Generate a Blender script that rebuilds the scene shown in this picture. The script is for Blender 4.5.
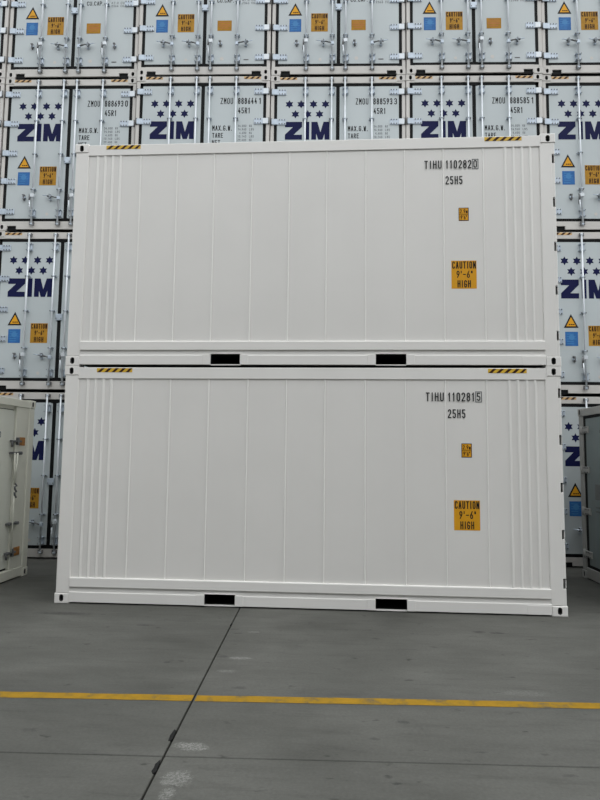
import bpy, bmesh, math, random
from mathutils import Matrix, Vector
random.seed(7)
scene = bpy.context.scene
for o in list(bpy.data.objects):
    bpy.data.objects.remove(o, do_unlink=True)
COL = scene.collection

# ------------------------------------------------------------------ camera
cam_d = bpy.data.cameras.new('camera')
cam = bpy.data.objects.new('camera', cam_d)
COL.objects.link(cam)
CR = Vector((0.99786018, 0.06442569, 0.01115271))
CU = Vector((-0.00518248, -0.09210251, 0.99573604))
CF = Vector((-0.06517817, 0.99366315, 0.09157154))
m = Matrix((CR, CU, -CF)).transposed().to_4x4()
m.translation = Vector((3.4385, -7.392, 1.798))
cam.matrix_world = m
cam_d.sensor_fit = 'AUTO'
cam_d.sensor_width = 36.0
cam_d.lens = 612.825 / 800.0 * 36.0
cam_d.clip_start = 0.05
cam_d.clip_end = 500
scene.camera = cam

# ------------------------------------------------------------------ overcast sky, exposure
world = bpy.data.worlds.new('overcast_sky')
scene.world = world
world.use_nodes = True
wn = world.node_tree
wn.nodes.clear()
wo = wn.nodes.new('ShaderNodeOutputWorld')
wb = wn.nodes.new('ShaderNodeBackground')
wb.inputs['Color'].default_value = (0.955, 0.985, 1.0, 1)
# standard overcast sky: luminance rises from the horizon to three times that at the zenith
wt = wn.nodes.new('ShaderNodeTexCoord')
wx = wn.nodes.new('ShaderNodeSeparateXYZ')
wr = wn.nodes.new('ShaderNodeMapRange')
wr.inputs[1].default_value = 0.0
wr.inputs[2].default_value = 1.0
SKY_ZENITH = 2.4
wr.inputs[3].default_value = SKY_ZENITH / 3.0
wr.inputs[4].default_value = SKY_ZENITH
wn.links.new(wt.outputs['Generated'], wx.inputs[0])
wn.links.new(wx.outputs[2], wr.inputs[0])
wn.links.new(wr.outputs[0], wb.inputs['Strength'])
wn.links.new(wb.outputs[0], wo.inputs[0])
# the veiled sun: a broad soft glow through the cloud, high behind the camera's right shoulder
sun_d = bpy.data.lights.new('veiled_sun', 'SUN')
sun_d.energy = 0.8
sun_d.angle = math.radians(60)
sun_d.color = (1.0, 0.975, 0.94)
sun = bpy.data.objects.new('veiled_sun', sun_d)
COL.objects.link(sun)
SUN_AZ, SUN_EL = math.radians(60), math.radians(48)
to_sun = Vector((math.sin(SUN_AZ) * math.cos(SUN_EL), -math.cos(SUN_AZ) * math.cos(SUN_EL), math.sin(SUN_EL)))
sun.rotation_euler = to_sun.to_track_quat('Z', 'Y').to_euler()
sun.location = (12, -12, 14)
vs = scene.view_settings
vs.view_transform = 'Standard'
vs.look = 'None'
vs.gamma = 1.0
vs.use_curve_mapping = False
vs.exposure = 0.0


# ------------------------------------------------------------------ materials
def mat(name, col, rough=0.5, metal=0.0, var=0.0, scale=6.0, bump=0.0, bscale=60.0, col2=None, streak=False, spec=0.5):
    M = bpy.data.materials.new(name)
    M.use_nodes = True
    nt = M.node_tree
    b = nt.nodes['Principled BSDF']
    b.inputs['Roughness'].default_value = rough
    b.inputs['Metallic'].default_value = metal
    b.inputs['Specular IOR Level'].default_value = spec
    b.inputs['Base Color'].default_value = (*col, 1)
    if var > 0 or col2:
        geo = nt.nodes.new('ShaderNodeNewGeometry')
        mp = nt.nodes.new('ShaderNodeMapping')
        if streak:
            mp.inputs['Scale'].default_value = (1, 1, 0.12)
        nz = nt.nodes.new('ShaderNodeTexNoise')
        nz.inputs['Scale'].default_value = scale
        nz.inputs['Detail'].default_value = 5
        rp = nt.nodes.new('ShaderNodeValToRGB')
        c2 = col2 if col2 else tuple(c * (1 - var) for c in col)
        rp.color_ramp.elements[0].position = 0.35
        rp.color_ramp.elements[0].color = (*c2, 1)
        rp.color_ramp.elements[1].position = 0.65
        rp.color_ramp.elements[1].color = (*col, 1)
        nt.links.new(geo.outputs['Position'], mp.inputs['Vector'])
        nt.links.new(mp.outputs[0], nz.inputs['Vector'])
        nt.links.new(nz.outputs['Fac'], rp.inputs[0])
        nt.links.new(rp.outputs[0], b.inputs['Base Color'])
    if bump > 0:
        geo2 = nt.nodes.new('ShaderNodeNewGeometry')
        n2 = nt.nodes.new('ShaderNodeTexNoise')
        n2.inputs['Scale'].default_value = bscale
        bp = nt.nodes.new('ShaderNodeBump')
        bp.inputs['Strength'].default_value = bump
        bp.inputs['Distance'].default_value = 0.01
        nt.links.new(geo2.outputs['Position'], n2.inputs['Vector'])
        nt.links.new(n2.outputs['Fac'], bp.inputs['Height'])
        nt.links.new(bp.outputs[0], b.inputs['Normal'])
    return M


FW = mat('front_white_paint', (0.765, 0.75, 0.725), 0.38, var=0.03, scale=1.3, bump=0.03, bscale=4)
FWR = mat('front_frame_paint', (0.80, 0.785, 0.76), 0.4, var=0.03, scale=2)
SEAM_HI = mat('seam_highlight', (0.835, 0.825, 0.80), 0.45)  # lighter than the panels: painted highlight on seam beads and rib crowns
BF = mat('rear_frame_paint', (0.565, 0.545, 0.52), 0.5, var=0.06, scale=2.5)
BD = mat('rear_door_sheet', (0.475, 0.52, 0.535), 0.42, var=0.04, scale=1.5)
GALV = mat('galvanised_steel', (0.50, 0.57, 0.655), 0.35, 0.25, var=0.15, scale=14)
ROD = mat('zinc_plated_bar', (0.66, 0.70, 0.74), 0.3, 0.2, var=0.08, scale=10)
DKST = mat('weathered_dark_steel', (0.16, 0.165, 0.17), 0.5, 0.3, var=0.4, scale=20)
RUB_SHADE = mat('black_rubber_and_shade', (0.008, 0.0085, 0.009), 0.6, spec=0.12)  # rubber gaskets; also black filler painted in for shade in gaps and notches
HOLE = mat('fork_pocket_shade', (0.03, 0.03, 0.032), 0.8, spec=0.12, var=0.4, scale=20)  # near-black colour stands in for the shade inside the fork pockets
CAST_IN = mat('casting_slot_shade', (0.11, 0.11, 0.108), 0.7, var=0.3, scale=20, spec=0.2)  # dark grey painted in for the shade inside the hollow slot
BLACKP = mat('black_print', (0.02, 0.02, 0.022), 0.5, spec=0.12)
GREYP = mat('grey_print', (0.12, 0.13, 0.14), 0.5, spec=0.12)
NAVY = mat('navy_print', (0.0075, 0.010, 0.055), 0.5, spec=0.1)
AMB = mat('amber_sticker', (0.72, 0.345, 0.018), 0.5, var=0.06, scale=9, spec=0.2)
AMBR = mat('weathered_amber_sticker', (0.46, 0.235, 0.022), 0.55, var=0.2, scale=14, spec=0.2)
AMB2 = mat('faded_amber_sticker', (0.40, 0.20, 0.012), 0.55, var=0.2, scale=14, spec=0.2)
YEL = mat('hazard_yellow', (0.70, 0.44, 0.03), 0.5, var=0.1, scale=20)
TAN = mat('weathered_hazard_yellow', (0.62, 0.40, 0.17), 0.55, var=0.15, scale=20)
BLU = mat('blue_sticker', (0.035, 0.155, 0.42), 0.5, var=0.2, scale=12, spec=0.2)
BLU2 = mat('pale_blue_print', (0.06, 0.215, 0.46), 0.5, spec=0.2)
DKBR = mat('dark_print', (0.05, 0.02, 0.012), 0.55, spec=0.12)
RED = mat('red_orange_print', (0.42, 0.12, 0.012), 0.5)
LW = mat('aged_cream_paint', (0.68, 0.68, 0.60), 0.5, var=0.07, scale=3, streak=True)
LD = mat('aged_door_paint', (0.64, 0.655, 0.59), 0.5, var=0.06, scale=2, streak=True)
RUST = mat('rust_ochre', (0.42, 0.19, 0.05), 0.75, var=0.4, scale=18)
RGF = mat('grey_frame_paint', (0.36, 0.36, 0.345), 0.55, var=0.08, scale=3)
RGD = mat('grey_green_door_paint', (0.195, 0.235, 0.235), 0.5, var=0.05, scale=2)
GRL = mat('grey_data_label', (0.16, 0.165, 0.165), 0.5, var=0.2, scale=40)
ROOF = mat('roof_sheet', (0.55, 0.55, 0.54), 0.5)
UNDER = mat('underframe_black', (0.03, 0.03, 0.03), 0.7, spec=0.12)


def concrete():
    M = bpy.data.materials.new('worn_concrete')
    M.use_nodes = True
    nt = M.node_tree
    N = nt.nodes
    Lk = nt.links.new
    b = N['Principled BSDF']
    b.inputs['Roughness'].default_value = 0.72
    b.inputs['Specular IOR Level'].default_value = 0.3
    geo = N.new('ShaderNodeNewGeometry')
    pos = geo.outputs['Position']

    def noise(scale, detail=5, rough=0.6, sc=(1, 1, 1), dist=0.0):
        mp = N.new('ShaderNodeMapping')
        mp.inputs['Scale'].default_value = sc
        mp.inputs['Rotation'].default_value = (0, 0, -0.036)
        Lk(pos, mp.inputs['Vector'])
        n = N.new('ShaderNodeTexNoise')
        n.inputs['Scale'].default_value = scale
        n.inputs['Detail'].default_value = detail
        n.inputs['Roughness'].default_value = rough
        n.inputs['Distortion'].default_value = dist
        Lk(mp.outputs[0], n.inputs['Vector'])
        return n.outputs['Fac']

    def ramp(fac, p0, c0, p1, c1):
        r = N.new('ShaderNodeValToRGB')
        r.color_ramp.elements[0].position = p0
        r.color_ramp.elements[0].color = (*c0, 1)
        r.color_ramp.elements[1].position = p1
        r.color_ramp.elements[1].color = (*c1, 1)
        Lk(fac, r.inputs[0])
        return r.outputs[0]

    def mix(fac, a, c, typ='MIX'):
        x = N.new('ShaderNodeMix')
        x.data_type = 'RGBA'
        x.blend_type = typ
        for val, k in ((fac, 0), (a, 6), (c, 7)):
            if isinstance(val, (int, float)):
                x.inputs[k].default_value = val
            elif isinstance(val, tuple):
                x.inputs[k].default_value = (*val, 1)
            else:
                Lk(val, x.inputs[k])
        return x.outputs[2]

    def math_(op, a, c=None):
        x = N.new('ShaderNodeMath')
        x.operation = op
        x.use_clamp = op in ('MULTIPLY_ADD',)
        for i, v in enumerate((a, c)):
            if v is None:
                continue
            if isinstance(v, (int, float)):
                x.inputs[i].default_value = v
            else:
                Lk(v, x.inputs[i])
        return x.outputs[0]

    base = ramp(noise(0.55, 6, 0.55, dist=0.4), 0.3, CON_A, 0.7, CON_B)
    g = (1.0, 1.0, 1.0)
    base = mix(0.9, base, ramp(noise(2.2, 6, 0.65, (0.6, 1.6, 1)), 0.28, (0.74, 0.74, 0.73), 0.62, g), 'MULTIPLY')
    base = mix(0.8, base, ramp(noise(45, 3, 0.6), 0.25, (0.82, 0.82, 0.81), 0.7, (1.1, 1.1, 1.1)), 'MULTIPLY')
    # streaky trowel and tyre marks
    base = mix(0.6, base, ramp(noise(3.0, 5, 0.7, (0.5, 4.0, 1)), 0.25, (0.55, 0.55, 0.54), 0.46, g), 'MULTIPLY')
    # small dark stains
    base = mix(0.85, base, ramp(noise(5.0, 3, 0.55, (1, 2.0, 1)), 0.27, (0.35, 0.35, 0.34), 0.345, g), 'MULTIPLY')
    # pale scuffs
    sc = ramp(noise(7.0, 5, 0.75, (1, 2.2, 1), 1.0), 0.66, (0, 0, 0), 0.80, (1, 1, 1))
    base = mix(math_('MULTIPLY', sc, 0.35), base, (0.26, 0.26, 0.25))
    # individual marks: (x, y, half length, half width, amount, pale?)
    marks = [(2.55, -3.47, .13, .09, .9, 1), (2.46, -3.45, .08, .06, .6, 1), (2.54, -3.84, .13, .13, .8, 1), (2.53, -4.0, .06, .10, .8, 1),
             (2.56, -1.78, .16, .05, .9, 1), (2.50, -2.12, .12, .05, .5, 1), (2.57, -0.96, .09, .06, .6, 1), (4.87, -2.38, .3, .09, .3, 1),
             (3.76, -3.79, .05, .025, 1, 0), (3.72, -3.72, .045, .03, .9, 0), (3.88, -2.99, .08, .05, .7, 0), (3.67, -3.26, .06, .03, .6, 0),
             (4.89, -0.72, .11, .06, .9, 0), (5.07, -0.74, .13, .05, 1, 0), (1.38, -0.83, .16, .05, .8, 0), (0.33, -0.46, .55, .10, .75, 0),
             (4.30, -3.38, .08, .02, .7, 0), (4.76, -3.62, .07, .03, .6, 0), (1.95, -1.95, .06, .04, .8, 0), (2.67, -2.48, .1, .05, .6, 0),
             (2.40, -1.75, .10, .05, .6, 0), (1.43, -3.33, .09, .05, .5, 0)]
    sep = N.new('ShaderNodeSeparateXYZ')
    Lk(pos, sep.inputs[0])
    rag = noise(22, 8, 0.85)
    fine = noise(60, 5, 0.8)
    for (x, y, rx, ry, amt, pale) in marks:
        dx = math_('DIVIDE', math_('SUBTRACT', sep.outputs[0], x), rx)
        dy = math_('DIVIDE', math_('SUBTRACT', sep.outputs[1], y), ry)
        d2 = math_('ADD', math_('MULTIPLY', dx, dx), math_('MULTIPLY', dy, dy))
        f = math_('SUBTRACT', math_('MULTIPLY', rag, 2.6 if pale else 2.4), math_('ADD', d2, 0.75))
        r = N.new('ShaderNodeMapRange')
        r.inputs[1].default_value = 0.0
        r.inputs[2].default_value = 0.35
        r.inputs[4].default_value = amt * (0.62 if pale else 0.75)
        Lk(f, r.inputs[0])
        amt_o = r.outputs[0]
        if pale:
            q = N.new('ShaderNodeMapRange')
            q.inputs[1].default_value = 0.42
            q.inputs[2].default_value = 0.60
            Lk(fine, q.inputs[0])
            amt_o = math_('MULTIPLY', amt_o, q.outputs[0])
        base = mix(amt_o, base, (0.30, 0.30, 0.285) if pale else (0.022, 0.022, 0.021))
    Lk(base, b.inputs['Base Color'])
    bp = N.new('ShaderNodeBump')
    bp.inputs['Strength'].default_value = 0.25
    bp.inputs['Distance'].default_value = 0.004
    Lk(noise(70, 4, 0.7), bp.inputs['Height'])
    Lk(bp.outputs[0], b.inputs['Normal'])
    return M


CON_A = (0.058, 0.0585, 0.052)
CON_B = (0.104, 0.104, 0.095)
CONC = concrete()
JOINT = mat('joint_sealant', (0.012, 0.012, 0.012), 0.85, spec=0.12)
SAND = mat('sub_base', (0.05, 0.05, 0.048), 0.9)


def line_paint():
    M = mat('worn_yellow_paint', (0.30, 0.17, 0.01), 0.75, spec=0.15)
    nt = M.node_tree
    b = nt.nodes['Principled BSDF']
    geo = nt.nodes.new('ShaderNodeNewGeometry')
    n = nt.nodes.new('ShaderNodeTexNoise')
    n.inputs['Scale'].default_value = 5.5
    n.inputs['Detail'].default_value = 8
    n.inputs['Roughness'].default_value = 0.72
    nt.links.new(geo.outputs['Position'], n.inputs['Vector'])
    r = nt.nodes.new('ShaderNodeValToRGB')
    e = r.color_ramp.elements
    e[0].position = 0.34
    e[0].color = (0.105, 0.085, 0.05, 1)
    e[1].position = 0.47
    e[1].color = (0.235, 0.138, 0.010, 1)
    k = e.new(0.75)
    k.color = (0.33, 0.18, 0.010, 1)
    nt.links.new(n.outputs['Fac'], r.inputs[0])
    nt.links.new(r.outputs[0], b.inputs['Base Color'])
    return M


YLINE = line_paint()


# ------------------------------------------------------------------ mesh helpers
class MB:
    """collects shapes in one bmesh; build() links them as ONE mesh object"""
    def __init__(self):
        self.bm = bmesh.new()
        self.mats = []

    def mi(self, m):
        if m not in self.mats:
            self.mats.append(m)
        return self.mats.index(m)

    def face(self, pts, m):
        vs_ = [self.bm.verts.new(p) for p in pts]
        f = self.bm.faces.new(vs_)
        f.material_index = self.mi(m)
        return f

    def box(self, x0, x1, y0, y1, z0, z1, m, bev=0.0, seg=2):
        b = self.bm
        v = [b.verts.new(p) for p in ((x0, y0, z0), (x1, y0, z0), (x1, y1, z0), (x0, y1, z0), (x0, y0, z1), (x1, y0, z1), (x1, y1, z1), (x0, y1, z1))]
        k = self.mi(m)
        fs = []
        for q in ((0, 3, 2, 1), (4, 5, 6, 7), (0, 1, 5, 4), (1, 2, 6, 5), (2, 3, 7, 6), (3, 0, 4, 7)):
            f = b.faces.new([v[i] for i in q])
            f.material_index = k
            fs.append(f)
        if bev > 0:
            es = list({e for f in fs for e in f.edges})
            bmesh.ops.bevel(b, geom=es, offset=bev, segments=seg, affect='EDGES', profile=0.5)
        return self

    def prism_x(self, prof, x0, x1, m):
        """closed (y,z) outline extruded along x"""
        a = [self.bm.verts.new((x0, y, z)) for y, z in prof]
        c = [self.bm.verts.new((x1, y, z)) for y, z in prof]
        k = self.mi(m)
        n = len(prof)
        fs = [self.bm.faces.new(a), self.bm.faces.new(c[::-1])]
        for i in range(n):
            fs.append(self.bm.faces.new((a[i], c[i], c[(i + 1) % n], a[(i + 1) % n])))
        for f in fs:
            f.material_index = k
        bmesh.ops.recalc_face_normals(self.bm, faces=fs)
        return self

    def prism_z(self, prof, z0, z1, m):
        """closed (x,y) outline extruded along z"""
        a = [self.bm.verts.new((x, y, z0)) for x, y in prof]
        c = [self.bm.verts.new((x, y, z1)) for x, y in prof]
        k = self.mi(m)
        n = len(prof)
        fs = [self.bm.faces.new(a), self.bm.faces.new(c[::-1])]
        for i in range(n):
            fs.append(self.bm.faces.new((a[i], c[i], c[(i + 1) % n], a[(i + 1) % n])))
        for f in fs:
            f.material_index = k
        bmesh.ops.recalc_face_normals(self.bm, faces=fs)
        return self

    def prism_y(self, prof, y0, y1, m):
        """closed (x,z) outline extruded along y"""
        a = [self.bm.verts.new((x, y0, z)) for x, z in prof]
        c = [self.bm.verts.new((x, y1, z)) for x, z in prof]
        k = self.mi(m)
        n = len(prof)
        fs = [self.bm.faces.new(a), self.bm.faces.new(c[::-1])]
        for i in range(n):
            fs.append(self.bm.faces.new((a[i], c[i], c[(i + 1) % n], a[(i + 1) % n])))
        for f in fs:
            f.material_index = k
        bmesh.ops.recalc_face_normals(self.bm, faces=fs)
        return self

    def tube(self, p0, p1, r, m, n=10, r2=None):
        p0, p1 = Vector(p0), Vector(p1)
        d = (p1 - p0).normalized()
        u = d.orthogonal().normalized()
        w = d.cross(u)
        r2 = r if r2 is None else r2
        a, c = [], []
        for i in range(n):
            t = 2 * math.pi * i / n
            o = u * math.cos(t) + w * math.sin(t)
            a.append(self.bm.verts.new(p0 + o * r))
            c.append(self.bm.verts.new(p1 + o * r2))
        k = self.mi(m)
        fs = [self.bm.faces.new(a), self.bm.faces.new(c[::-1])]
        for i in range(n):
            f = self.bm.faces.new((a[i], c[i], c[(i + 1) % n], a[(i + 1) % n]))
            f.smooth = True
            fs.append(f)
        for f in fs:
            f.material_index = k
        bmesh.ops.recalc_face_normals(self.bm, faces=fs)
        return self

    def casting(self, x0, x1, y0, y1, z0, z1, hx, hz, rw, rh, m):
        """hollow steel corner block with an oval slot through its -y face"""
        b = self.bm
        k, kh = self.mi(m), self.mi(CAST_IN)
        c = 0.007
        n = 20
        out = [b.verts.new(p) for p in ((x0 + c, y0, z0 + c), (x1 - c, y0, z0 + c), (x1 - c, y0, z1 - c), (x0 + c, y0, z1 - c))]
        mid = [b.verts.new(p) for p in ((x0, y0 + c, z0), (x1, y0 + c, z0), (x1, y0 + c, z1), (x0, y0 + c, z1))]
        bak = [b.verts.new(p) for p in ((x0, y1, z0), (x1, y1, z0), (x1, y1, z1), (x0, y1, z1))]
        hole, deep = [], []
        for i in range(n):
            t = 2 * math.pi * i / n
            cx, cz = math.cos(t), math.sin(t)
            x = hx + rw * cx
            z = hz + (rh - rw) * (1 if cz > 0 else -1) + rw * cz
            hole.append(b.verts.new((x, y0, z)))
            deep.append(b.verts.new((x, y0 + 0.07, z)))
        es = [b.edges.new((out[i], out[(i + 1) % 4])) for i in range(4)] + [b.edges.new((hole[i], hole[(i + 1) % n])) for i in range(n)]
        r = bmesh.ops.triangle_fill(b, use_beauty=True, use_dissolve=False, edges=es, normal=(0, -1, 0))
        for g in r['geom']:
            if isinstance(g, bmesh.types.BMFace):
                g.material_index = k
                g.normal_update()
                if g.normal.y > 0:
                    g.normal_flip()
        for i in range(4):
            j = (i + 1) % 4
            f = b.faces.new((out[i], mid[i], mid[j], out[j])); f.material_index = k
            f = b.faces.new((mid[i], bak[i], bak[j], mid[j])); f.material_index = k
        f = b.faces.new(bak[::-1]); f.material_index = k
        for i in range(n):
            j = (i + 1) % n
            f = b.faces.new((hole[i], hole[j], deep[j], deep[i])); f.material_index = kh
        f = b.faces.new(deep); f.material_index = kh
        return self

    def mesh(self, name):
        me = bpy.data.meshes.new(name)
        self.bm.to_mesh(me)
        self.bm.free()
        for m_ in self.mats:
            me.materials.append(m_)
        return me

    def build(self, name, parent=None):
        return link(name, self.mesh(name), parent)


def link(name, data, parent=None, loc=None):
    o = bpy.data.objects.new(name, data)
    COL.objects.link(o)
    if parent is not None:
        o.parent = parent
    if loc is not None:
        o.location = loc
    return o


def thing(name, label, cat, loc=(0, 0, 0), rz=0.0, group=None):
    o = bpy.data.objects.new(name, None)
    o.empty_display_size = 0.2
    COL.objects.link(o)
    o.location = loc
    o.rotation_euler = (0, 0, rz)
    o['label'] = label
    o['category'] = cat
    if group:
        o['group'] = group
    return o


# ------------------------------------------------------------------ stencil lettering (narrow container face)
OCT = [(0, .14), (0, .86), (.32, 1), (.68, 1), (1, .86), (1, .14), (.68, 0), (.32, 0)]
GL = {
    '0': [OCT + [OCT[0]]], 'O': [OCT + [OCT[0]]],
    '1': [[(.58, 1), (.58, 0)], [(.2, .84), (.55, .98)]],
    '2': [[(0, .82), (.05, .9), (.32, 1), (.68, 1), (1, .86), (1, .62), (0, .08), (0, 0), (1, 0)]],
    '3': [[(0, .86), (.32, 1), (.68, 1), (1, .86), (1, .64), (.7, .52), (.35, .52)], [(.7, .52), (1, .4), (1, .14), (.68, 0), (.32, 0), (0, .14)]],
    '4': [[(.62, 1), (0, .3), (1, .3)], [(.75, .55), (.75, 0)]],
    '5': [[(.95, 1), (.05, 1), (.05, .56), (.68, .58), (1, .45), (1, .14), (.68, 0), (.32, 0), (0, .14)]],
    '6': [[(.8, 1), (.1, .5), (0, .3), (0, .14), (.32, 0), (.68, 0), (1, .14), (1, .4), (.68, .53), (.32, .53), (.05, .42)]],
    '7': [[(0, 1), (1, 1), (.35, 0)]],
    '8': [[(.32, .53), (.02, .66), (.02, .87), (.32, 1), (.68, 1), (.98, .87), (.98, .66), (.68, .53), (.32, .53), (0, .4), (0, .13), (.32, 0), (.68, 0), (1, .13), (1, .4), (.68, .53)]],
    '9': [[(.2, 0), (.9, .5), (1, .7), (1, .86), (.68, 1), (.32, 1), (0, .86), (0, .6), (.32, .47), (.68, .47), (.95, .58)]],
    'A': [[(0, 0), (.45, 1)], [(1, 0), (.55, 1)], [(.2, .33), (.8, .33)]],
    'B': [[(0, 0), (0, 1), (.68, 1), (1, .86), (1, .64), (.7, .53), (0, .53)], [(.7, .53), (1, .4), (1, .14), (.68, 0), (0, 0)]],
    'C': [[(1, .8), (1, .86), (.68, 1), (.32, 1), (0, .86), (0, .14), (.32, 0), (.68, 0), (1, .14), (1, .2)]],
    'E': [[(1, 1), (0, 1), (0, 0), (1, 0)], [(0, .52), (.8, .52)]],
    'F': [[(1, 1), (0, 1), (0, 0)], [(0, .52), (.8, .52)]],
    'G': [[(1, .8), (1, .86), (.68, 1), (.32, 1), (0, .86), (0, .14), (.32, 0), (.68, 0), (1, .14), (1, .45), (.55, .45)]],
    'H': [[(0, 0), (0, 1)], [(1, 0), (1, 1)], [(0, .52), (1, .52)]],
    'I': [[(.5, 0), (.5, 1)]],
    'K': [[(0, 0), (0, 1)], [(1, 1), (0, .42)], [(.3, .6), (1, 0)]],
    'L': [[(0, 1), (0, 0), (1, 0)]],
    'M': [[(0, 0), (0, 1)], [(1, 0), (1, 1)], [(0, 1), (.5, .45)], [(1, 1), (.5, .45)]],
    'N': [[(0, 0), (0, 1)], [(1, 0), (1, 1)], [(0, 1), (1, 0)]],
    'P': [[(0, 0), (0, 1), (.68, 1), (1, .86), (1, .6), (.68, .46), (0, .46)]],
    'R': [[(0, 0), (0, 1), (.68, 1), (1, .86), (1, .62), (.68, .5), (0, .5)], [(.5, .5), (1, 0)]],
    'S': [[(1, .86), (.68, 1), (.32, 1), (0, .86), (0, .64), (1, .38), (1, .14), (.68, 0), (.32, 0), (0, .14)]],
    'T': [[(0, 1), (1, 1)], [(.5, 1), (.5, 0)]],
    'U': [[(0, 1), (0, .14), (.32, 0), (.68, 0), (1, .14), (1, 1)]],
    'W': [[(0, 1), (.22, 0)], [(.22, 0), (.5, .7)], [(.5, .7), (.78, 0)], [(.78, 0), (1, 1)]],
    'X': [[(0, 0), (1, 1)], [(0, 1), (1, 0)]],
    'Z': [[(0, 1), (1, 1), (0, 0), (1, 0)]],
    'm': [[(0, 0), (0, .6), (.5, .6), (.5, 0)], [(.5, .6), (1, .6), (1, 0)]],
    '-': [[(0, .48), (1, .48)]], "'": [[(.5, 1), (.5, .74)]], '"': [[(.25, 1), (.25, .74)], [(.75, 1), (.75, .74)]],
    '.': [[(.5, .0), (.5, .015)]], ',': [[(.5, .04), (.5, -.06)]], ' ': [],
}
NARROW = {'.': .45, ',': .45, "'": .5, '1': .8, 'I': .6, '"': .7}


def ribbon(mb, pts, w, y, m):
    pts = [Vector((p[0], p[1])) for p in pts]
    closed = len(pts) > 2 and (pts[0] - pts[-1]).length < 1e-6
    if closed:
        pts = pts[:-1]
    n = len(pts)
    if not closed:      # square caps
        e0, e1 = (pts[0] - pts[1]).normalized(), (pts[-1] - pts[-2]).normalized()
        pts[0] = pts[0] + e0 * w * .5
        pts[-1] = pts[-1] + e1 * w * .5
    offs = []
    for i in range(n):
        a = pts[i - 1] if (i > 0 or closed) else None
        c = pts[(i + 1) % n] if (i < n - 1 or closed) else None
        d1 = (pts[i] - a).normalized() if a is not None else None
        d2 = (c - pts[i]).normalized() if c is not None else None
        if d1 is None:
            d1 = d2
        if d2 is None:
            d2 = d1
        n1, n2 = Vector((-d1.y, d1.x)), Vector((-d2.y, d2.x))
        s = n1 + n2
        if s.length < 0.3:
            o = n1
        else:
            s.normalize()
            o = s * min(1 / max(s.dot(n1), 0.35), 2.0)
        offs.append(o * w * .5)
    pl = [mb.bm.verts.new((p.x + o.x, y, p.y + o.y)) for p, o in zip(pts, offs)]
    pr = [mb.bm.verts.new((p.x - o.x, y, p.y - o.y)) for p, o in zip(pts, offs)]
    k = mb.mi(m)
    for i in range(n if closed else n - 1):
        j = (i + 1) % n
        f = mb.bm.faces.new((pr[i], pr[j], pl[j], pl[i]))
        f.material_index = k
        f.normal_update()
        if f.normal.y > 0:
            f.normal_flip()


def text(mb, s, x0, x1, z0, h, m, y, stroke=0.15, gap=0.30):
    """lettering that fills x0..x1 on a plane facing -y"""
    tot = sum(NARROW.get(c, 1.0) for c in s) + gap * 1.0 * (len(s) - 1)
    k = (x1 - x0) / tot
    w = stroke * h
    x = x0
    for c in s:
        cw = NARROW.get(c, 1.0) * k
        for pl in GL[c]:
            ww = cw - w
            q = [(x + w / 2 + (p[0] if c not in '1I' else p[0]) * ww, z0 + w / 2 + p[1] * (h - w)) for p in pl]
            ribbon(mb, q, w, y, m)
        x += cw + gap * k
    return mb


def poly(mb, pts, y, m):
    f = mb.face([(x, y, z) for x, z in pts], m)
    f.normal_update()
    if f.normal.y > 0:
        f.normal_flip()


def hazard(mb, x0, x1, y, z0, z1, n, yel, lean=1):
    mb.box(x0, x1, y - 0.002, y, z0, z1, yel)
    h = z1 - z0
    p = (x1 - x0) / n
    for i in range(n):
        a = x0 + p * (i + .05)
        sh = h * 1.1
        b_ = a + p * .46
        pts = [(a, z0), (b_, z0), (b_ + sh, z1), (a + sh, z1)]
        pts = [(min(max(px, x0), x1), pz) for px, pz in pts]
        poly(mb, pts, y - 0.0028, DKBR)


def star(mb, cx, cz, r, y, m):
    pts = []
    for i in range(12):
        rr = r if i % 2 == 0 else r * 0.56
        t = math.pi / 2 + i * math.pi / 6
        pts.append((cx + rr * math.cos(t), cz + rr * math.sin(t)))
    poly(mb, pts, y, m)


# ------------------------------------------------------------------ ground
mb = MB()
mb.box(-90, 90, -90, 90, -0.25, -0.04, SAND)
floor = mb.build('floor')
GX, GY, GA = 2.395, -3.60, 0.036
floor.location = (GX, GY, 0)
floor.rotation_euler = (0, 0, GA)
floor['kind'] = 'structure'
SX, SY = 6.6, 7.4
jx, jy = 0.0065, 0.0042
mb = MB()
mb.box(jx, SX - jx, jy, SY - jy, -0.04, 0, CONC, 0.004, 1)
slab_me = mb.mesh('concrete_slab')
for i in range(-4, 4):
    for j in range(-4, 4):
        link('concrete_slab', slab_me, floor, (i * SX, j * SY, 0))
# sealant that has squeezed out / chipped edges along the wide joint
for (cx, cy, rx, ry) in ((-.013, .27, .015, .10), (-.011, -.14, .014, .085), (.0, 2.9, .010, .05)):
    mb = MB()
    n = 14
    pts = []
    for i in range(n):
        t = 2 * math.pi * i / n
        k = random.uniform(.7, 1.15)
        pts.append((cx + rx * k * math.cos(t), cy + ry * k * math.sin(t)))
    mb.prism_z(pts, -0.01, 0.003, JOINT)
    mb.build('joint_sealant_patch', floor)

# unseen wall added behind the camera to block low sky and darken lower faces
WALLM = mat('added_wall_cladding', (0.17, 0.175, 0.18), 0.6, var=0.1, scale=0.6)
WY, WH = -14.0, 11.6
mb = MB()
prof = []
x = -45.0
while x < 50.0:
    prof += [(x, WY), (x + .55, WY), (x + .62, WY - .06), (x + .93, WY - .06)]
    x += 1.0
prof += [(x, WY), (x, WY - .4), (-45.0, WY - .4)]
mb.prism_z(prof, 0.0, WH, WALLM)
mb.box(-45.2, 50.2, WY - .5, WY + .12, WH, WH + .25, WALLM)
wallb = mb.build('added_wall_back')
wallb['kind'] = 'structure'

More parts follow.
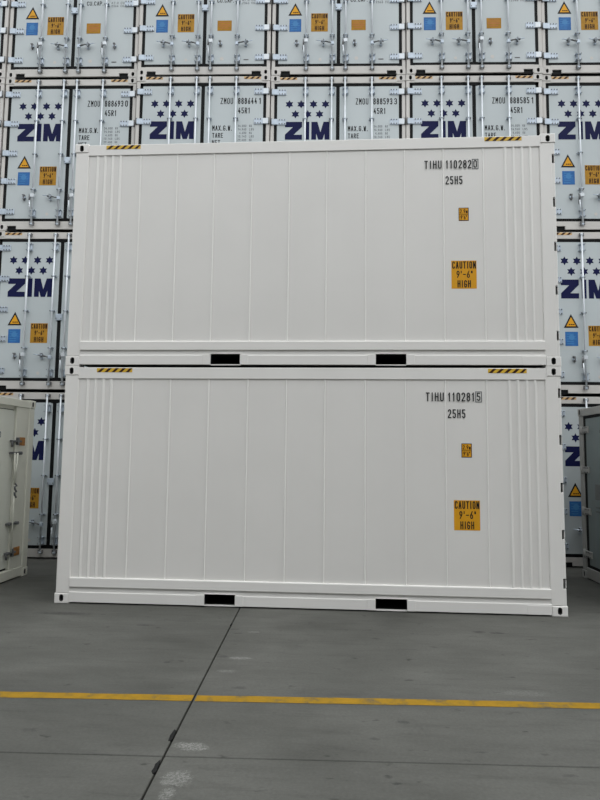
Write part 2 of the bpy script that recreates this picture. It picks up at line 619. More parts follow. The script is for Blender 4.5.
# yellow line: y = -2.79 at x = .92 .. -2.58 at x = 5.35
lines = thing('painted_line', 'worn yellow painted line running across the grey concrete yard', 'line marking', (2.37, -2.712, 0), 0.0455)
for x0, x1 in ((-24, -0.012), (0.012, 24)):
    mb = MB()
    n = 160
    k = mb.mi(YLINE)
    top, bot = [], []
    for i in range(n + 1):
        x = x0 + (x1 - x0) * i / n
        top.append(mb.bm.verts.new((x, 0.052 + random.uniform(-.005, .005), 0.0022)))
        bot.append(mb.bm.verts.new((x, -0.058 + random.uniform(-.004, .004), 0.0022)))
    for i in range(n):
        mb.bm.faces.new((bot[i], bot[i + 1], top[i + 1], top[i])).material_index = k
    mb.build('paint_strip', lines)

# ------------------------------------------------------------------ front stack: two 20 ft insulated containers, long side to us
H, L, W = 2.896, 6.058, 2.438
SEAMS = [0.178, 0.298, 0.398, 0.498, 0.598, 0.866, 1.345, 1.824, 2.308, 2.783, 3.253, 3.740, 4.220, 4.697, 5.185, 5.452, 5.553, 5.656, 5.755, 5.872]
RIB = {1, 2, 3, 4, 15, 16, 17, 18}
FORK = ((1.837, 2.204), (3.866, 4.232))
NOTCH = ((2.52, 2.632), (1.966, 2.082), (1.412, 1.522), (0.872, 0.98), (0.314, 0.426))


def front_container(label, z, serial, check, dx=0.0):
    t = thing('insulated_container', label, 'container', (dx, 0, z), 0.0, 'front stack of insulated containers')
    # castings
    for zz0, zz1, hz in ((0, .118, .064), (H - .118, H, H - .064)):
        for x0, x1, hx in ((0, .178, .089), (L - .178, L, L - .090)):
            MB().casting(x0, x1, 0, .162, zz0, zz1, hx, hz, .0255, .041, FWR).build('corner_casting', t)
            mb = MB()
            mb.box(x0, x1, W - .162, W, zz0, zz1, FWR, .006, 1)
            mb.build('corner_casting', t)
    # posts
    MB().box(.010, .185, .006, .15, .118, H - .118, FWR, .012, 2).build('corner_post', t)
    mb = MB()
    mb.box(5.868, 6.018, .006, .15, .118, H - .118, FWR, .01, 2)
    zs = [.118] + [v for pr in sorted(NOTCH) for v in pr] + [H - .118]
    for i in range(0, len(zs), 2):
        mb.box(6.012, 6.048, .006, .15, zs[i], zs[i + 1], FWR, .004, 1)
    mb.build('corner_post', t)
    for x0, x1 in ((.010, .178), (5.88, 6.048)):
        MB().box(x0, x1, W - .15, W - .006, .118, H - .118, FWR).build('corner_post', t)
    for z0, z1 in NOTCH:
        mb = MB()
        mb.box(6.020, 6.0205, .008, .14, z0, z1, RUB_SHADE)  # black liners put in for the shade inside the hinge notch
        mb.box(6.012, 6.05, .05, .14, z0, z1, RUB_SHADE)
        mb.box(6.038, 6.051, .010, .05, z0 + .004, z1 - .016, FWR, .002, 1)
        mb.build('door_hinge', t)
    # rails
    mb = MB()
    mb.box(.178, 5.88, .004, .09, 2.734, 2.876, FWR, .006, 2)
    mb.build('top_rail', t)
    MB().box(.178, 5.88, W - .09, W - .004, 2.734, 2.876, FWR).build('top_rail', t)
    mb = MB()
    up = [(.012, .155), (.012, .192), (-.004, .196), (-.007, .202), (-.007, .300), (-.003, .309), (.03, .312), (.09, .312), (.09, .155)]
    mb.prism_x(up, .185, 5.872, FWR)
    lo = [(.006, .016), (.002, .02), (.002, .128), (.004, .134), (.011, .140), (.012, .155), (.024, .155), (.024, .016)]
    xs = [.178, FORK[0][0], FORK[0][1], FORK[1][0], FORK[1][1], 5.88]
    for i in range(0, 6, 2):
        mb.prism_x(lo, xs[i], xs[i + 1], FWR)
    mb.build('bottom_rail', t)
    mb = MB()
    mb.box(.178, 5.88, W - .09, W - .004, .155, .31, FWR)
    for i in range(0, 6, 2):
        mb.box(xs[i], xs[i + 1], W - .09, W - .004, .016, .155, FWR)
    mb.build('bottom_rail', t)
    # fork pockets: plates around a tunnel painted near-black for its shade
    for a, b in FORK:
        mb = MB()
        mb.box(a - .10, a, -.002, .02, .017, .140, FWR, .002, 1)
        mb.box(b, b + .10, -.002, .02, .017, .140, FWR, .002, 1)
        mb.box(a - .004, b + .004, .000, .034, .150, .158, FWR, .002, 1)
        mb.box(a, b, .012, .06, .012, .022, FWR)
        k = mb.mi(HOLE)
        y0, y1 = .035, W - .03
        mb.face([(a, y0, .018), (a, y1, .018), (a, y1, .155), (a, y0, .155)], HOLE)
        mb.face([(b, y0, .018), (b, y1, .018), (b, y1, .155), (b, y0, .155)], HOLE)
        mb.face([(a, y0, .155), (b, y0, .155), (b, y1, .155), (a, y1, .155)], UNDER)
        mb.face([(a, .062, .018), (b, .062, .018), (b, y1, .018), (a, y1, .018)], UNDER)
        mb.face([(a, y0 + 1.0, .018), (b, y0 + 1.0, .018), (b, y0 + 1.0, .155), (a, y0 + 1.0, .155)], UNDER)
        mb.build('fork_pocket', t)
    # doubler plate at the bottom right corner
    MB().box(5.60, 5.88, -.001, .01, .017, .120, FWR, .002, 1).build('doubler_plate', t)
    # side sheets, one part each, with the seam bead or rib along the right edge
    for i in range(len(SEAMS) - 1):
        a, b = SEAMS[i], SEAMS[i + 1]
        mb = MB()
        yp = .017
        d = .006
        prof = [(a + .001, .06), (a + .001, yp + .006), (a + .014, yp), (b - .014, yp), (b - .001, yp + .006), (b - .001, .06)]
        mb.prism_z(prof, .30, 2.745, FW)
        pn = mb.build('side_panel', t)
        if i + 1 < len(SEAMS) - 1:
            big = (i + 1) in RIB
            wd, ht = (.021, .011) if big else (.009, .008)
            mb = MB()
            pr = [(b - wd, yp + .012), (b - wd, yp + .001), (b - wd * .6, yp - ht * .7), (b - wd * .25, yp - ht), (b + wd * .25, yp - ht), (b + wd * .6, yp - ht * .7), (b + wd, yp + .001), (b + wd, yp + .012)]
            mb.prism_z(pr, .312, 2.733, FW if big else SEAM_HI)
            if big:
                mb.prism_z([(b - .006, yp - ht + .003), (b - .005, yp - ht - .002), (b + .005, yp - ht - .002), (b + .006, yp - ht + .003)], .312, 2.733, SEAM_HI)  # pale strip painted along the crown where the rib catches light
            for f in mb.bm.faces:
                f.smooth = False
            mb.build('rib' if big else 'seam_bead', pn)
    MB().box(.17, 5.88, W - .05, W - .03, .30, 2.745, FW).build('rear_side_wall', t)
    # roof, floor, ends
    MB().box(.10, 5.96, .05, W - .05, 2.80, 2.862, ROOF).build('roof', t)
    MB().box(.10, 5.96, .06, W - .06, .158, .22, UNDER).build('underframe', t)
    for a, b in ((.18, 1.83), (2.21, 3.86), (4.24, 5.876)):
        MB().box(a, b, .026, W - .095, .022, .154, UNDER).build('cross_members', t)
    MB().box(.03, .08, .12, W - .12, .10, 2.80, FW).build('end_wall', t)
    for s in (0, 1):
        y0 = .16 + s * (W / 2 - .15)
        d = MB().box(6.0, 6.05, y0, y0 + W / 2 - .17, .16, 2.74, FW, .004, 1).build('door', t)
        for yy in (.3, .8):
            MB().tube((6.075, y0 + yy, .12), (6.075, y0 + yy, 2.78), .017, ROD, 8).build('locking_bar', d)
    MB().box(6.0, 6.05, .15, W - .15, 2.75, 2.88, FWR).build('door_header', t)
    MB().box(6.0, 6.05, .15, W - .15, .016, .15, FWR).build('door_sill', t)
    # hazard tape
    for x0, x1 in ((.412, .862), (5.203, 5.655)):
        mb = MB()
        hazard(mb, x0, x1, .004, 2.815, 2.866, 5, YEL)
        mb.build('hazard_strip', t)
    # print and stickers
    y = .0165
    sx = -.004
    mb = MB()
    text(mb, 'TIHU', 4.470 + sx, 4.682 + sx, 2.474, .105, BLACKP, y - .0095, .125, .40)
    mb.build('owner_code', t)
    mb = MB()
    text(mb, serial, 4.731 + sx, 5.045 + sx, 2.474, .105, BLACKP, y - .0095, .125, .40)
    mb.build('serial_number', t)
    mb = MB()
    text(mb, check, 5.072 + sx, 5.114 + sx, 2.482, .096, BLACKP, y - .004, .125)
    a0, a1, c0, c1 = 5.059 + sx, 5.128 + sx, 2.468, 2.590
    ribbon(mb, [(a0, c0), (a1, c0), (a1, c1), (a0, c1), (a0, c0)], .008, y - .004, GREYP)
    mb.build('check_digit', t)
    mb = MB()
    text(mb, '25H5', 4.729 + sx, 4.935 + sx, 2.273, .105, BLACKP, y - .004, .125, .40)
    mb.build('size_code', t)
    mb = MB()
    x0, x1, z0, z1 = 4.880, 5.002, 1.806, 1.972
    mb.box(x0, x1, y - .001, y + .003, z0, z1, DKBR)
    mb.box(x0 + .009, x1 - .009, y - .0018, y, z0 + .009, z0 + .078, AMB)
    mb.box(x0 + .009, x1 - .009, y - .0018, y, z0 + .084, z1 - .009, AMB)
    text(mb, '2.9m', x0 + .016, x1 - .014, z0 + .094, .052, DKBR, y - .003, .14, .3)
    text(mb, "9'6\"", x0 + .022, x1 - .020, z0 + .018, .052, DKBR, y - .003, .14, .3)
    mb.build('height_sticker', t)
    mb = MB()
    x0, x1, z0, z1 = 4.784, 5.086, .955, 1.304
    mb.box(x0, x1, y - .001, y + .003, z0, z1, AMB)
    text(mb, 'CAUTION', x0 + .010, x1 - .008, z1 - .100, .090, BLACKP, y - .0025, .135, .32)
    text(mb, "9'-6\"", x0 + .062, x1 - .045, z1 - .215, .088, BLACKP, y - .0025, .13, .34)
    text(mb, 'HIGH', x0 + .072, x1 - .070, z1 - .335, .090, BLACKP, y - .0025, .135, .32)
    mb.build('caution_sticker', t)
    return t


front_container('white insulated container numbered 110281, lower of the two stacked in front on the concrete', 0.0, '110281', '5')
front_container('white insulated container numbered 110282, upper of the two stacked in front', H, '110282', '0', .003)

# ------------------------------------------------------------------ rear stack: 40 ft refrigerated containers, door ends to us
DL0, DL1, DR0, DR1 = .118, 1.190, 1.248, 2.320
DZ0, DZ1 = .222, 2.692
HINGE_Z = (.35, .92, 1.45, 2.01, 2.575)
BARS = (.630, 1.104, 1.346, 1.826)


def proto_meshes():
    P = {}
    for nm, x0, x1, z0, z1, hx, hz in (('cbl', 0, .162, 0, .118, .083, .064), ('cbr', W - .162, W, 0, .118, W - .083, .064), ('ctl', 0, .162, H - .118, H, .083, H - .062), ('ctr', W - .162, W, H - .118, H, W - .083, H - .062)):
        P[nm] = MB().casting(x0, x1, 0, .178, z0, z1, hx, hz, .0255, .039, BF).mesh('corner_casting')
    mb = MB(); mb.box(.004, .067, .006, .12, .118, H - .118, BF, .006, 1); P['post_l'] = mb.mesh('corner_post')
    mb = MB(); mb.box(W - .067, W - .004, .006, .12, .118, H - .118, BF, .006, 1); P['post_r'] = mb.mesh('corner_post')
    mb = MB()
    mb.box(.15, W - .15, .004, .04, 2.745, 2.866, BF, .005, 1)
    mb.box(.067, W - .067, .010, .04, 2.745, 2.785, BF)
    mb.box(.067, W - .067, .04, .146, 2.745, 2.855, RUB_SHADE)  # black backing painted in for shade in the gap between rows
    P['header'] = mb.mesh('door_header')
    mb = MB()
    for a_, b_, c_ in ((.15, .175, .028), (.175, .34, .088), (.34, W - .34, .028), (W - .34, W - .175, .088), (W - .175, W - .15, .028)):
        mb.box(a_, b_, .004, .03, c_, .17, BF)
    mb.box(.067, W - .067, .010, .03, .118, .17, BF)
    mb.box(.067, W - .067, .03, .146, .09, .17, RUB_SHADE)  # black backing standing in for the shade behind the sill
    P['sill'] = mb.mesh('door_sill')
    for nm, a in (('pk_l', .175), ('pk_r', W - .34)):
        mb = MB()
        mb.box(a - .004, a + .169, .026, .3, .008, .092, RUB_SHADE)  # solid black block in place of the shade inside the opening
        P[nm] = mb.mesh('sill_pocket')
    for nm, a, b in (('hz_l', .172, .478), ('hz_r', W - .478, W - .172)):
        mb = MB()
        hazard(mb, a, b, .004, 2.812, 2.858, 3, TAN)
        P[nm] = mb.mesh('hazard_strip')
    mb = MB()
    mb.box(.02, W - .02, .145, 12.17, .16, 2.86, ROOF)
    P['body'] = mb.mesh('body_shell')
    mb = MB(); mb.box(.15, W - .15, .16, 12.1, .03, .16, UNDER); P['under'] = mb.mesh('underframe')
    mb = MB()
    for x in (0, W - .162):
        for z in (0, H - .118):
            mb.box(x, x + .162, 12.014, 12.192, z, z + .118, BF)
        mb.box(x + .01, x + .15, 12.05, 12.18, .118, H - .118, BF)
    P['rearframe'] = mb.mesh('machinery_end_frame')
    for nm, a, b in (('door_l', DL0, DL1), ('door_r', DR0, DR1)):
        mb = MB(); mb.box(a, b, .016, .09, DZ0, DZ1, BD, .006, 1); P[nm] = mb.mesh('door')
    for nm, a, b in (('gk_l', .066, 1.219), ('gk_r', 1.219, 2.372)):
        mb = MB()
        la, lb = (DL0, DL1) if nm == 'gk_l' else (DR0, DR1)
        mb.box(a, la + .003, .018, .10, .170, 2.746, RUB_SHADE)
        mb.box(lb - .003, b, .018, .10, .170, 2.746, RUB_SHADE)
        mb.box(a, b, .014, .10, .166, DZ0 + .003, RUB_SHADE)
        mb.box(a, b, .018, .10, DZ1 - .003, 2.750, RUB_SHADE)
        c0, c1 = (1.150, 1.219) if nm == 'gk_l' else (1.219, 1.288)
        mb.box(c0, c1, .010, .04, .172, .235, RUB_SHADE, .006, 1)
        mb.box(c0, c1, .010, .04, 2.68, 2.745, RUB_SHADE, .006, 1)
        P[nm] = mb.mesh('door_gasket')
    for nm, sgn, x0 in (('hg_l', 1, 0.0), ('hg_r', -1, W)):
        mb = MB()
        X = lambda u: x0 + sgn * u
        a, b = sorted((X(.070), X(.285)))
        mb.box(a, b, .000, .018, -.052, .052, GALV, .004, 1)
        a, b = sorted((X(.022), X(.125)))
        mb.box(a, b, -.014, .012, -.052, .052, GALV if sgn > 0 else ROD, .004, 1)
        mb.tube((X(.022), .0, -.062), (X(.022), .0, .062), .016, DKST, 8)
        for i in range(3):
            for zz in (-.036, .036):
                xx = X(.165 + .048 * i)
                mb.tube((xx, -.010, zz), (xx, .0, zz), .011, DKST, 6)
        P[nm] = mb.mesh('hinge')
    # locking bar with cams, keepers, collars
    mb = MB()
    mb.tube((0, -.034, .085), (0, -.034, 2.835), .0155, ROD, 10)
    for z0, z1, kz in ((.085, .165, .11), (2.77, 2.845, 2.81)):
        mb.box(-.019, .022, -.050, -.005, kz - .013, kz + .013, GALV, .004, 1)
        mb.box(-.036, -.024, -.036, .004, z0 + .01, z1 - .01, DKST)
        mb.box(.028, .040, -.036, .004, z0 + .01, z1 - .01, DKST)
    P['bar'] = mb.mesh('locking_bar')
    mb = MB()
    mb.box(-.020, .050, -.016, .017, -.066, .066, GALV, .003, 1)
    mb.box(-.046, .058, -.040, .016, .050, .060, GALV)
    mb.box(-.046, .058, -.040, .016, -.060, -.050, GALV)
    for zz in (-.055, .055):
        mb.tube((.050, -.046, zz), (.050, -.038, zz), .008, DKST, 6)
        mb.tube((-.040, -.046, zz), (-.040, -.038, zz), .008, DKST, 6)
    P['guide'] = mb.mesh('bar_bracket')
    mb = MB()
    mb.box(-.044, .044, -.024, .017, -.011, .011, GALV)
    mb.tube((0, -.034, -.010), (0, -.034, .010), .021, GALV, 8)
    for xx in (-.036, .036):
        mb.tube((xx, -.034, 0), (xx, -.018, 0), .012, DKST, 6)
    P['collar'] = mb.mesh('bar_collar')
    for nm, s in (('hd_l', -1), ('hd_r', 1)):
        mb = MB()   # closed handle lying across the door
        mb.box(-.03, .03, -.062, -.02, .555, .615, GALV, .004, 1)
        mb.tube((s * .02, -.055, .585), (s * .13, -.05, .618), .013, DKST, 8)
        mb.tube((s * .12, -.05, .618), (s * .285, -.045, .640), .013, GALV, 8, .007)
        mb.box(s * .16 - .012, s * .16 + .012, -.056, .015, .585, .665, DKST, .004, 1)
        mb.box(s * .17 - .04, s * .17 + .04, -.060, -.02, .612, .634, DKST, .004, 1)
        mb.box(s * .16 - .020, s * .16 + .020, -.022, .015, .562, .571, GALV)
        P[nm] = mb.mesh('bar_handle')
    mb = MB()       # handle hanging down beside the bar, its catch left empty
    mb.box(-.034, .03, -.066, -.02, .60, .665, ROD, .004, 1)
    mb.tube((-.034, -.05, .63), (-.048, -.05, .54), .013, DKST, 8)
    mb.tube((-.048, -.05, .54), (-.036, -.05, .33), .013, ROD, 8, .010)
    mb.tube((-.056, -.046, .66), (-.062, -.046, .46), .007, DKST, 6)
    P['hd_d'] = mb.mesh('bar_handle')
    mb = MB()
    mb.box(-.012, .012, -.03, .016, -.05, .05, DKST, .004, 1)
    mb.box(-.032, .032, -.02, .016, -.012, .012, GALV)
    mb.box(-.03, .012, -.025, .016, .042, .055, DKST)
    P['catch'] = mb.mesh('handle_catch')
    mb = MB()
    mb.box(1.160, 1.278, -.012, .02, 1.258, 1.372, GALV, .006, 2)
    mb.tube((1.175, -.02, 1.29), (1.175, -.01, 1.29), .009, DKST, 6)
    mb.tube((1.263, -.02, 1.29), (1.263, -.01, 1.29), .009, DKST, 6)
    P['link'] = mb.mesh('door_clamp')
    # stickers
    Y = .0155
    mb = MB()
    def tri(cx, z0, w, h, y0, y1, mt):
        mb.prism_y([(cx - w / 2, z0), (cx + w / 2, z0), (cx, z0 + h)], y0, y1, mt)
    tri(.424, 1.165, .252, .242, Y - .002, Y + .001, BLACKP)
    tri(.424, 1.192, .170, .162, Y - .003, Y, AMB)
    for q in (-.04, -.005, .03):
        mb.box(.424 + q, .424 + q + .028, Y - .0036, Y - .0028, 1.213, 1.232, DKBR)
    P['tri'] = mb.mesh('warning_triangle_sticker')
    mb = MB()
    mb.box(.318, .536, Y - .002, Y + .001, .848, 1.096, BLU)
    for i in range(5):
        zz = .88 + .042 * i
        mb.box(.345, .345 + random.uniform(.1, .165), Y - .0026, Y - .0018, zz, zz + .012, BLU2)
    poly(mb, [(.427 + .05 * math.cos(i * math.pi / 6), 1.0 + .05 * math.sin(i * math.pi / 6)) for i in range(12)], Y - .003, BLU2)
    P['blu'] = mb.mesh('blue_instruction_sticker')
    mb = MB()
    x0, x1, z0, z1 = .716, 1.022, .850, 1.204
    mb.box(x0, x1, Y - .002, Y + .001, z0, z1, AMBR)
    text(mb, 'CAUTION', x0 + .010, x1 - .008, z1 - .100, .090, DKBR, Y - .0032, .16, .30)
    text(mb, "9'-6\"", x0 + .075, x1 - .060, z1 - .215, .085, DKBR, Y - .0032, .16, .34)
    text(mb, 'HIGH', x0 + .068, x1 - .066, z1 - .335, .090, DKBR, Y - .0032, .17, .30)
    P['cau'] = mb.mesh('caution_sticker')
    mb = MB()
    x0, x1, z0, z1 = 1.452, 1.714, .872, 1.072
    mb.box(x0, x1, Y - .002, Y + .001, z0, z1, AMB2)
    for zz, a, b in ((1.025, .03, .23), (.985, .02, .24), (.955, .02, .24), (.915, .05, .21)):
        mb.box(x0 + a, x0 + b, Y - .0026, Y - .0018, zz, zz + .014, RED)
    P['ora'] = mb.mesh('orange_notice_sticker')
    mb = MB()
    for u in (.342, .555, .778, .996):
        star(mb, u, 2.352, .080, Y, NAVY)
    for u in (.453, .675, .889):
        star(mb, u, 2.162, .080, Y, NAVY)
    z0, hh = 1.682, .336
    zp = [(0, .70), (0, 1), (1, 1), (1, .755), (.44, .275), (1, .275), (1, 0), (0, 0), (0, .245), (.56, .70)]
    # Z in three convex pieces
    ZX, ZW = .268, .308
    T = lambda a, b, X0, WW: (X0 + a * WW, z0 + b * hh)
    for pc in ([(0, .70), (1, .70), (1, 1), (0, 1)], [(0, 0), (1, 0), (1, .275), (0, .275)], [(0, .245), (.48, .245), (1, .72), (1, .755), (.52, .755), (0, .28)]):
        poly(mb, [T(a, b, ZX, ZW) for a, b in pc], Y - .0004 * len(pc), NAVY)
    poly(mb, [T(a, b, .624, .082) for a, b in ((0, 0), (1, 0), (1, 1), (0, 1))], Y, NAVY)
    MX, MW = .744, .326
    for i, pc in enumerate(([(0, 0), (.27, 0), (.27, 1), (0, 1)], [(.73, 0), (1, 0), (1, 1), (.73, 1)], [(.38, 0), (.62, 0), (.33, 1), (.05, 1)], [(.38, 0), (.62, 0), (.95, 1), (.67, 1)])):
        poly(mb, [T(a, b, MX, MW) for a, b in pc], Y - .0005 * i, NAVY)
    P['logo'] = mb.mesh('logo_lettering')
    mb = MB()
    text(mb, 'MAX.G.W.', 1.400, 1.758, 1.838, .098, BLACKP, Y, .15, .25)
    text(mb, 'TARE', 1.402, 1.600, 1.704, .092, BLACKP, Y, .15, .28)
    text(mb, 'NET', 1.402, 1.550, 1.570, .092, BLACKP, Y, .15, .28)
    text(mb, 'CU.CAP.', 1.438, 1.750, 1.425, .082, BLACKP, Y, .15, .25)
    P['txt'] = mb.mesh('weight_lettering')
    mb = MB()
    for i, (s, k) in enumerate((('34,000', 'KG'), ('74,960', 'LBS'), ('4,600', 'KG'), ('10,140', 'LBS'), ('29,400', 'KG'), ('64,820', 'LBS'))):
        zz = 1.905 - .066 * i
        text(mb, s, 1.864 + (.03 if len(s) == 5 else 0), 2.018, zz, .044, GREYP, Y, .15, .4)
        text(mb, k, 2.070, 2.115 if k == 'KG' else 2.155, zz, .044, GREYP, Y, .15, .4)
    P['wts'] = mb.mesh('weight_figures')
    mb = MB()
    text(mb, '67.0', 1.90, 2.03, 1.452, .044, GREYP, Y, .15, .4)
    text(mb, 'CU.M', 2.07, 2.20, 1.452, .044, GREYP, Y, .15, .4)
    text(mb, '2366', 1.90, 2.03, 1.392, .044, GREYP, Y, .15, .4)
    text(mb, 'CU.FT', 2.07, 2.22, 1.392, .044, GREYP, Y, .15, .4)
    P['vol'] = mb.mesh('volume_figures')
    mb = MB()
    mb.box(1.945, 2.035, Y - .004, Y + .001, .302, .318, DKST)
    P['dash'] = mb.mesh('door_plate')
    mb = MB()
    mb.tube((1.545, Y - .002, .33), (1.545, Y + .001, .33), .035, BF, 14)
    P['disc'] = mb.mesh('drain_cap')
    mb = MB()
    mb.tube((.885, Y - .002, .31), (.885, Y + .001, .31), .028, BF, 14)
    P['disc2'] = mb.mesh('drain_cap')
    return P


PM = proto_meshes()
SER = {0: ('888693', '0'), 1: ('888644', '1'), 2: ('888593', '3'), 3: ('888585', '1')}
PAT = {(0, 3): 'dlrd', (1, 3): 'lldr', (2, 3): 'dldr', (3, 3): 'lldr', (4, 3): 'lldr', (0, 2): 'dldr', (0, 1): 'dldr', (4, 2): 'dldr', (4, 1): 'dldr'}


def rear_container(c, r, label, loc, rz):
    t = thing('refrigerated_container', label, 'container', loc, rz, 'rear stack of refrigerated containers')
    for k in ('cbl', 'cbr', 'ctl', 'ctr'):
        link('corner_casting', PM[k], t)
    link('corner_post', PM['post_l'], t)
    link('corner_post', PM['post_r'], t)
    link('door_header', PM['header'], t)
    link('door_sill', PM['sill'], t)
    link('sill_pocket', PM['pk_l'], t)
    link('sill_pocket', PM['pk_r'], t)
    link('hazard_strip', PM['hz_l'], t)
    link('hazard_strip', PM['hz_r'], t)
    link('body_shell', PM['body'], t)
    link('underframe', PM['under'], t)
    link('machinery_end_frame', PM['rearframe'], t)
    link('door_clamp', PM['link'], t)
    dl = link('door', PM['door_l'], t)
    dr = link('door', PM['door_r'], t)
    link('door_gasket', PM['gk_l'], dl)
    link('door_gasket', PM['gk_r'], dr)
    for z in HINGE_Z:
        link('hinge', PM['hg_l'], dl, (0, 0, z))
        link('hinge', PM['hg_r'], dr, (0, 0, z))
    link('warning_triangle_sticker', PM['tri'], dl)
    link('blue_instruction_sticker', PM['blu'], dl)
    link('caution_sticker', PM['cau'], dl)
    link('logo_lettering', PM['logo'], dl)
    link('drain_cap', PM['disc2'], dl)
    link('orange_notice_sticker', PM['ora'], dr)
    link('weight_lettering', PM['txt'], dr)
    link('weight_figures', PM['wts'], dr)
    link('volume_figures', PM['vol'], dr)
    link('door_plate', PM['dash'], dr)
    link('drain_cap', PM['disc'], dr)
    if r == 2 and c in SER:
        mb = MB()
        text(mb, 'ZMOU', 1.540, 1.768, 2.341, .118, BLACKP, .0152, .12, .34)
        mb.build('owner_code', dr)
        mb = MB()
        text(mb, SER[c][0], 1.858, 2.200, 2.341, .118, BLACKP, .0152, .14, .38)
        ck = SER[c][1]
        mb.build('serial_number', dr)
        mb = MB()
        text(mb, ck, 2.232, 2.284, 2.341, .118, BLACKP, .0152, .14)
        mb.build('check_digit', dr)
        mb = MB()
        text(mb, '45R1', 1.862, 2.080, 2.162, .112, BLACKP, .0152, .14, .36)
        mb.build('size_code', dr)
    pat = PAT.get((c, r), random.choice(['dldr', 'lldr', 'dlrd']))
    for x, h in zip(BARS, pat):
        b = link('locking_bar', PM['bar'], t, (x, 0, 0))
        for z in (.312, 2.585):
            link('bar_bracket', PM['guide'], b, (0, 0, z))
        for z in (.755, 1.42, 2.05):
            link('bar_collar', PM['collar'], b, (0, 0, z))
        link('bar_handle', PM['hd_' + h], b)
        if h == 'd':
            link('handle_catch', PM['catch'], dl if x < 1.2 else dr, (x - .17 if x < 1.2 else x + .17, 0, .61))
    return t


BX, BY, BW, PITCH = -2.763, 2.9075, 0.0377, 2.4573
ex, ey = math.cos(BW), math.sin(BW)
COLN = {-1: 'sliver at left edge', 0: 'first full column from left', 1: 'second full column from left', 2: 'third full column from left',
        3: 'fourth full column from left', 4: 'rightmost column'}
ROWN = ['ground row', 'second row', 'third row', 'top row']
# each row sits a little off the one below it
SHIFT = [(-.020, -.036, -.052, -.068, -.084), (-.010, -.026, -.042, -.058, -.074), (.010, .009, -.003, -.019, -.036), (.014, .003, .002, -.008, -.025)]
DY = {-1: .03, 0: .045, 1: -.015, 2: .015, 3: .0, 4: .02}
for c in range(-1, 5):
    for r in range(4):
        if r == 2 and c in SER:
            lab = 'white refrigerated container numbered %s, third row of rear stack, %s' % (SER[c][0], COLN[c])
        else:
            lab = 'white refrigerated container, %s of rear stack, %s' % (ROWN[r], COLN[c])
        u = c * PITCH + .0097 + SHIFT[r][max(c, 0)]
        d = DY[c] + random.uniform(-.012, .012)
        rear_container(c, r, lab, (BX + ex * u - ey * d, BY + ey * u + ex * d, r * H), BW)


# ------------------------------------------------------------------ side containers (8 ft 6 in high)
H2 = 2.591


def end_frame(t, m, sill=.15, head=.12):
    for z0, z1, hz in ((0, .118, .060), (H2 - .118, H2, H2 - .060)):
        for x0, x1, hx in ((0, .162, .083), (W - .162, W, W - .083)):
            MB().casting(x0, x1, 0, .178, z0, z1, hx, hz, .0255, .039, m).build('corner_casting', t)
    for x0, x1 in ((.006, .155), (W - .155, W - .006)):
        MB().box(x0, x1, .006, .15, .118, H2 - .118, m, .018, 2).build('corner_post', t)
    MB().box(.155, W - .155, .008, .15, H2 - head, H2 - .012, m, .006, 1).build('door_header', t)
    MB().box(.155, W - .155, .008, .15, .018, sill, m, .006, 1).build('door_sill', t)


def long_body(t, m):
    """corrugated long sides with rails, roof and underframe"""
    side, y = [], .16
    while y < 5.80:
        side += [(.022, y), (.022, y + .11), (.056, y + .18), (.056, y + .25)]
        y += .32
    prof = [(.03, .12)] + side + [(.03, 5.95), (W - .03, 5.95)] + [(W - a, b) for a, b in side[::-1]] + [(W - .03, .12)]
    MB().prism_z(prof, .16, H2 - .09, m).build('body_shell', t)
    for x0, x1 in ((.008, .09), (W - .09, W - .008)):
        MB().box(x0, x1, .17, 5.89, H2 - .10, H2 - .02, m, .006, 1).build('top_rail', t)
        MB().box(x0, x1, .17, 5.89, .02, .165, m, .006, 1).build('bottom_rail', t)
    MB().box(.06, W - .06, .14, 5.95, H2 - .09, H2 - .04, ROOF).build('roof', t)
    MB().box(.10, W - .10, .2, 5.85, .03, .16, UNDER).build('underframe', t)


lc = thing('aged_container', 'cream weathered container with rusty door brackets left of the front stack', 'container', (-1.2, 1.665 - W, 0), math.pi / 2)
end_frame(lc, LW)
U = lambda yy: yy - (1.665 - W)
ue = U(1.17)
for a, b in ((.155, W - ue), (ue, W - .155)):
    MB().box(a, b, .022, .12, .15, 2.471, LW, .006, 1).build('jamb_panel', lc)
MB().box(W - ue, ue, .065, .12, 2.425, 2.471, LW).build('door_lintel', lc)
MB().box(W - ue, ue, .075, .12, .15, 2.43, RUB_SHADE).build('door_gasket', lc)
ld = MB().box(W - ue + .010, ue - .010, .045, .09, .185, 2.412, LD, .006, 1).build('door', lc)
mb = MB()
text(mb, '00', U(.70), U(.815), 2.01, .085, GREYP, .043, .16, .4)
mb.build('door_lettering', ld)
for zz, rusty in ((1.97, 1), (.39, 1)):
    mb = MB()
    mb.box(U(1.26), U(1.42), .010, .030, zz - .06, zz + .06, RUST, .004, 1)
    mb.build('rusty_hinge_plate', lc)
    mb = MB()
    mb.box(U(1.05), U(1.29), -.012, .045, zz - .014, zz + .014, DKST, .005, 1)
    mb.box(U(1.18), U(1.215), -.02, .03, zz - .055, zz + .055, DKST, .005, 1)
    mb.tube((U(1.06), .01, zz - .085), (U(1.07), .01, zz), .015, DKST, 8)
    mb.build('door_bracket', ld)
for zz in (1.80, .80):
    mb = MB()
    mb.box(U(1.05), U(1.30), -.015, .045, zz - .016, zz + .016, DKST, .005, 1)
    mb.tube((U(1.27), -.03, zz), (U(1.27), .03, zz), .024, DKST, 8)
    mb.build('door_bracket', ld)
mb = MB()
mb.tube((U(1.09), -.02, 1.80), (U(1.13), -.02, 1.36), .014, LW, 8)
mb.tube((U(1.17), -.02, 1.80), (U(1.14), -.02, 1.36), .014, LW, 8)
mb.tube((U(1.13), -.02, 1.40), (U(1.13), -.02, .40), .012, LW, 8)
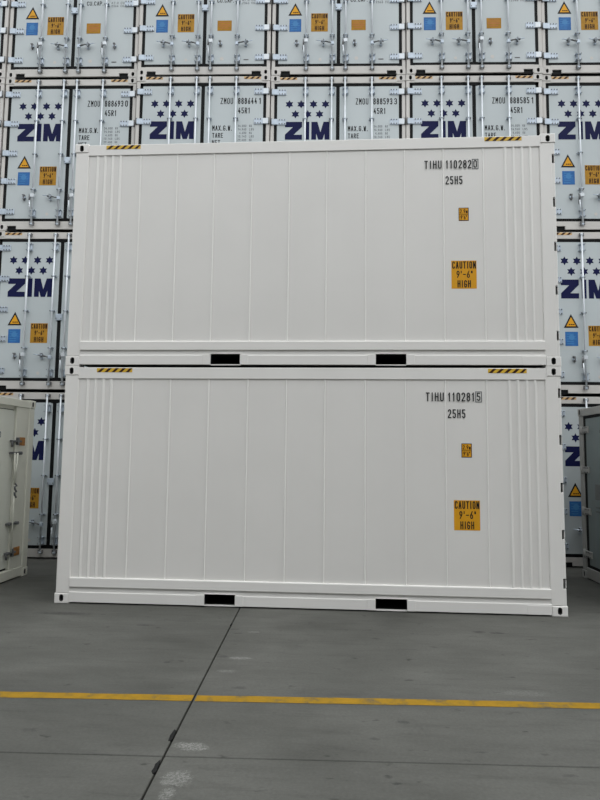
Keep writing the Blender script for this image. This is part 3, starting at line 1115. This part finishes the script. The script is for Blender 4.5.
mb.build('locking_bar', ld)
mb = MB()
for i in range(5):
    mb.tube((U(1.12), -.03, 1.37 - .04 * i), (U(1.16 - .04 * (i % 2)), -.035, 1.33 - .04 * i), .014, DKST, 6)
mb.build('hasp_chain', ld)
long_body(lc, LW)
mb = MB()
for x in (.0, W - .162):
    mb.box(x, x + .162, 5.88, 6.058, 0, H2, LW)
mb.build('rear_end_frame', lc)

rc = thing('grey_container', 'shaded grey container with dark door gasket right of the front stack', 'container', (7.18, 2.52, 0), -math.pi / 2)
end_frame(rc, RGF, .175, .125)
MB().box(.155, W - .155, .024, .12, .175, 2.466, RUB_SHADE).build('door_gasket', rc)
for a, b, side in ((.245, 1.20, 1), (1.24, W - .245, -1)):
    d = MB().box(a, b, .02, .10, .215, 2.425, RGD, .008, 1).build('door', rc)
    for zz in (2.25, 1.64, 1.015, .375):
        mb = MB()
        u0, u1 = (.125, .375) if side == 1 else (W - .375, W - .125)
        mb.box(u0, u1, -.004, .022, zz - .05, zz + .05, RGF, .005, 1)
        ux = .125 if side == 1 else W - .125
        mb.tube((ux, -.006, zz - .065), (ux, -.006, zz + .065), .020, RGF, 8)
        for q in (.09, .15, .21):
            bx = ux + side * q
            for s in (-.032, .032):
                mb.tube((bx, -.014, zz + s), (bx, -.004, zz + s), .011, DKST, 6)
        mb.build('hinge', d)
    if side == 1:
        MB().box(.535, .76, .017, .021, 1.21, 1.435, GRL).build('data_label', d)
        for zz in (1.03, 1.09):
            MB().box(.57, .80, .010, .021, zz, zz + .02, DKST).build('vent_slot', d)
for x in ((.92, 1.12, 1.34, 1.52)):
    b = MB().tube((x, -.015, .10), (x, -.015, 2.5), .017, RGF, 8).build('locking_bar', rc)
    for zz in (.35, 1.3, 2.2):
        MB().box(x - .04, x + .04, -.035, .022, zz - .02, zz + .02, DKST).build('bar_bracket', b)
long_body(rc, RGF)
mb = MB()
for x in (.0, W - .162):
    mb.box(x, x + .162, 5.88, 6.058, 0, H2, RGF)
mb.build('rear_end_frame', rc)
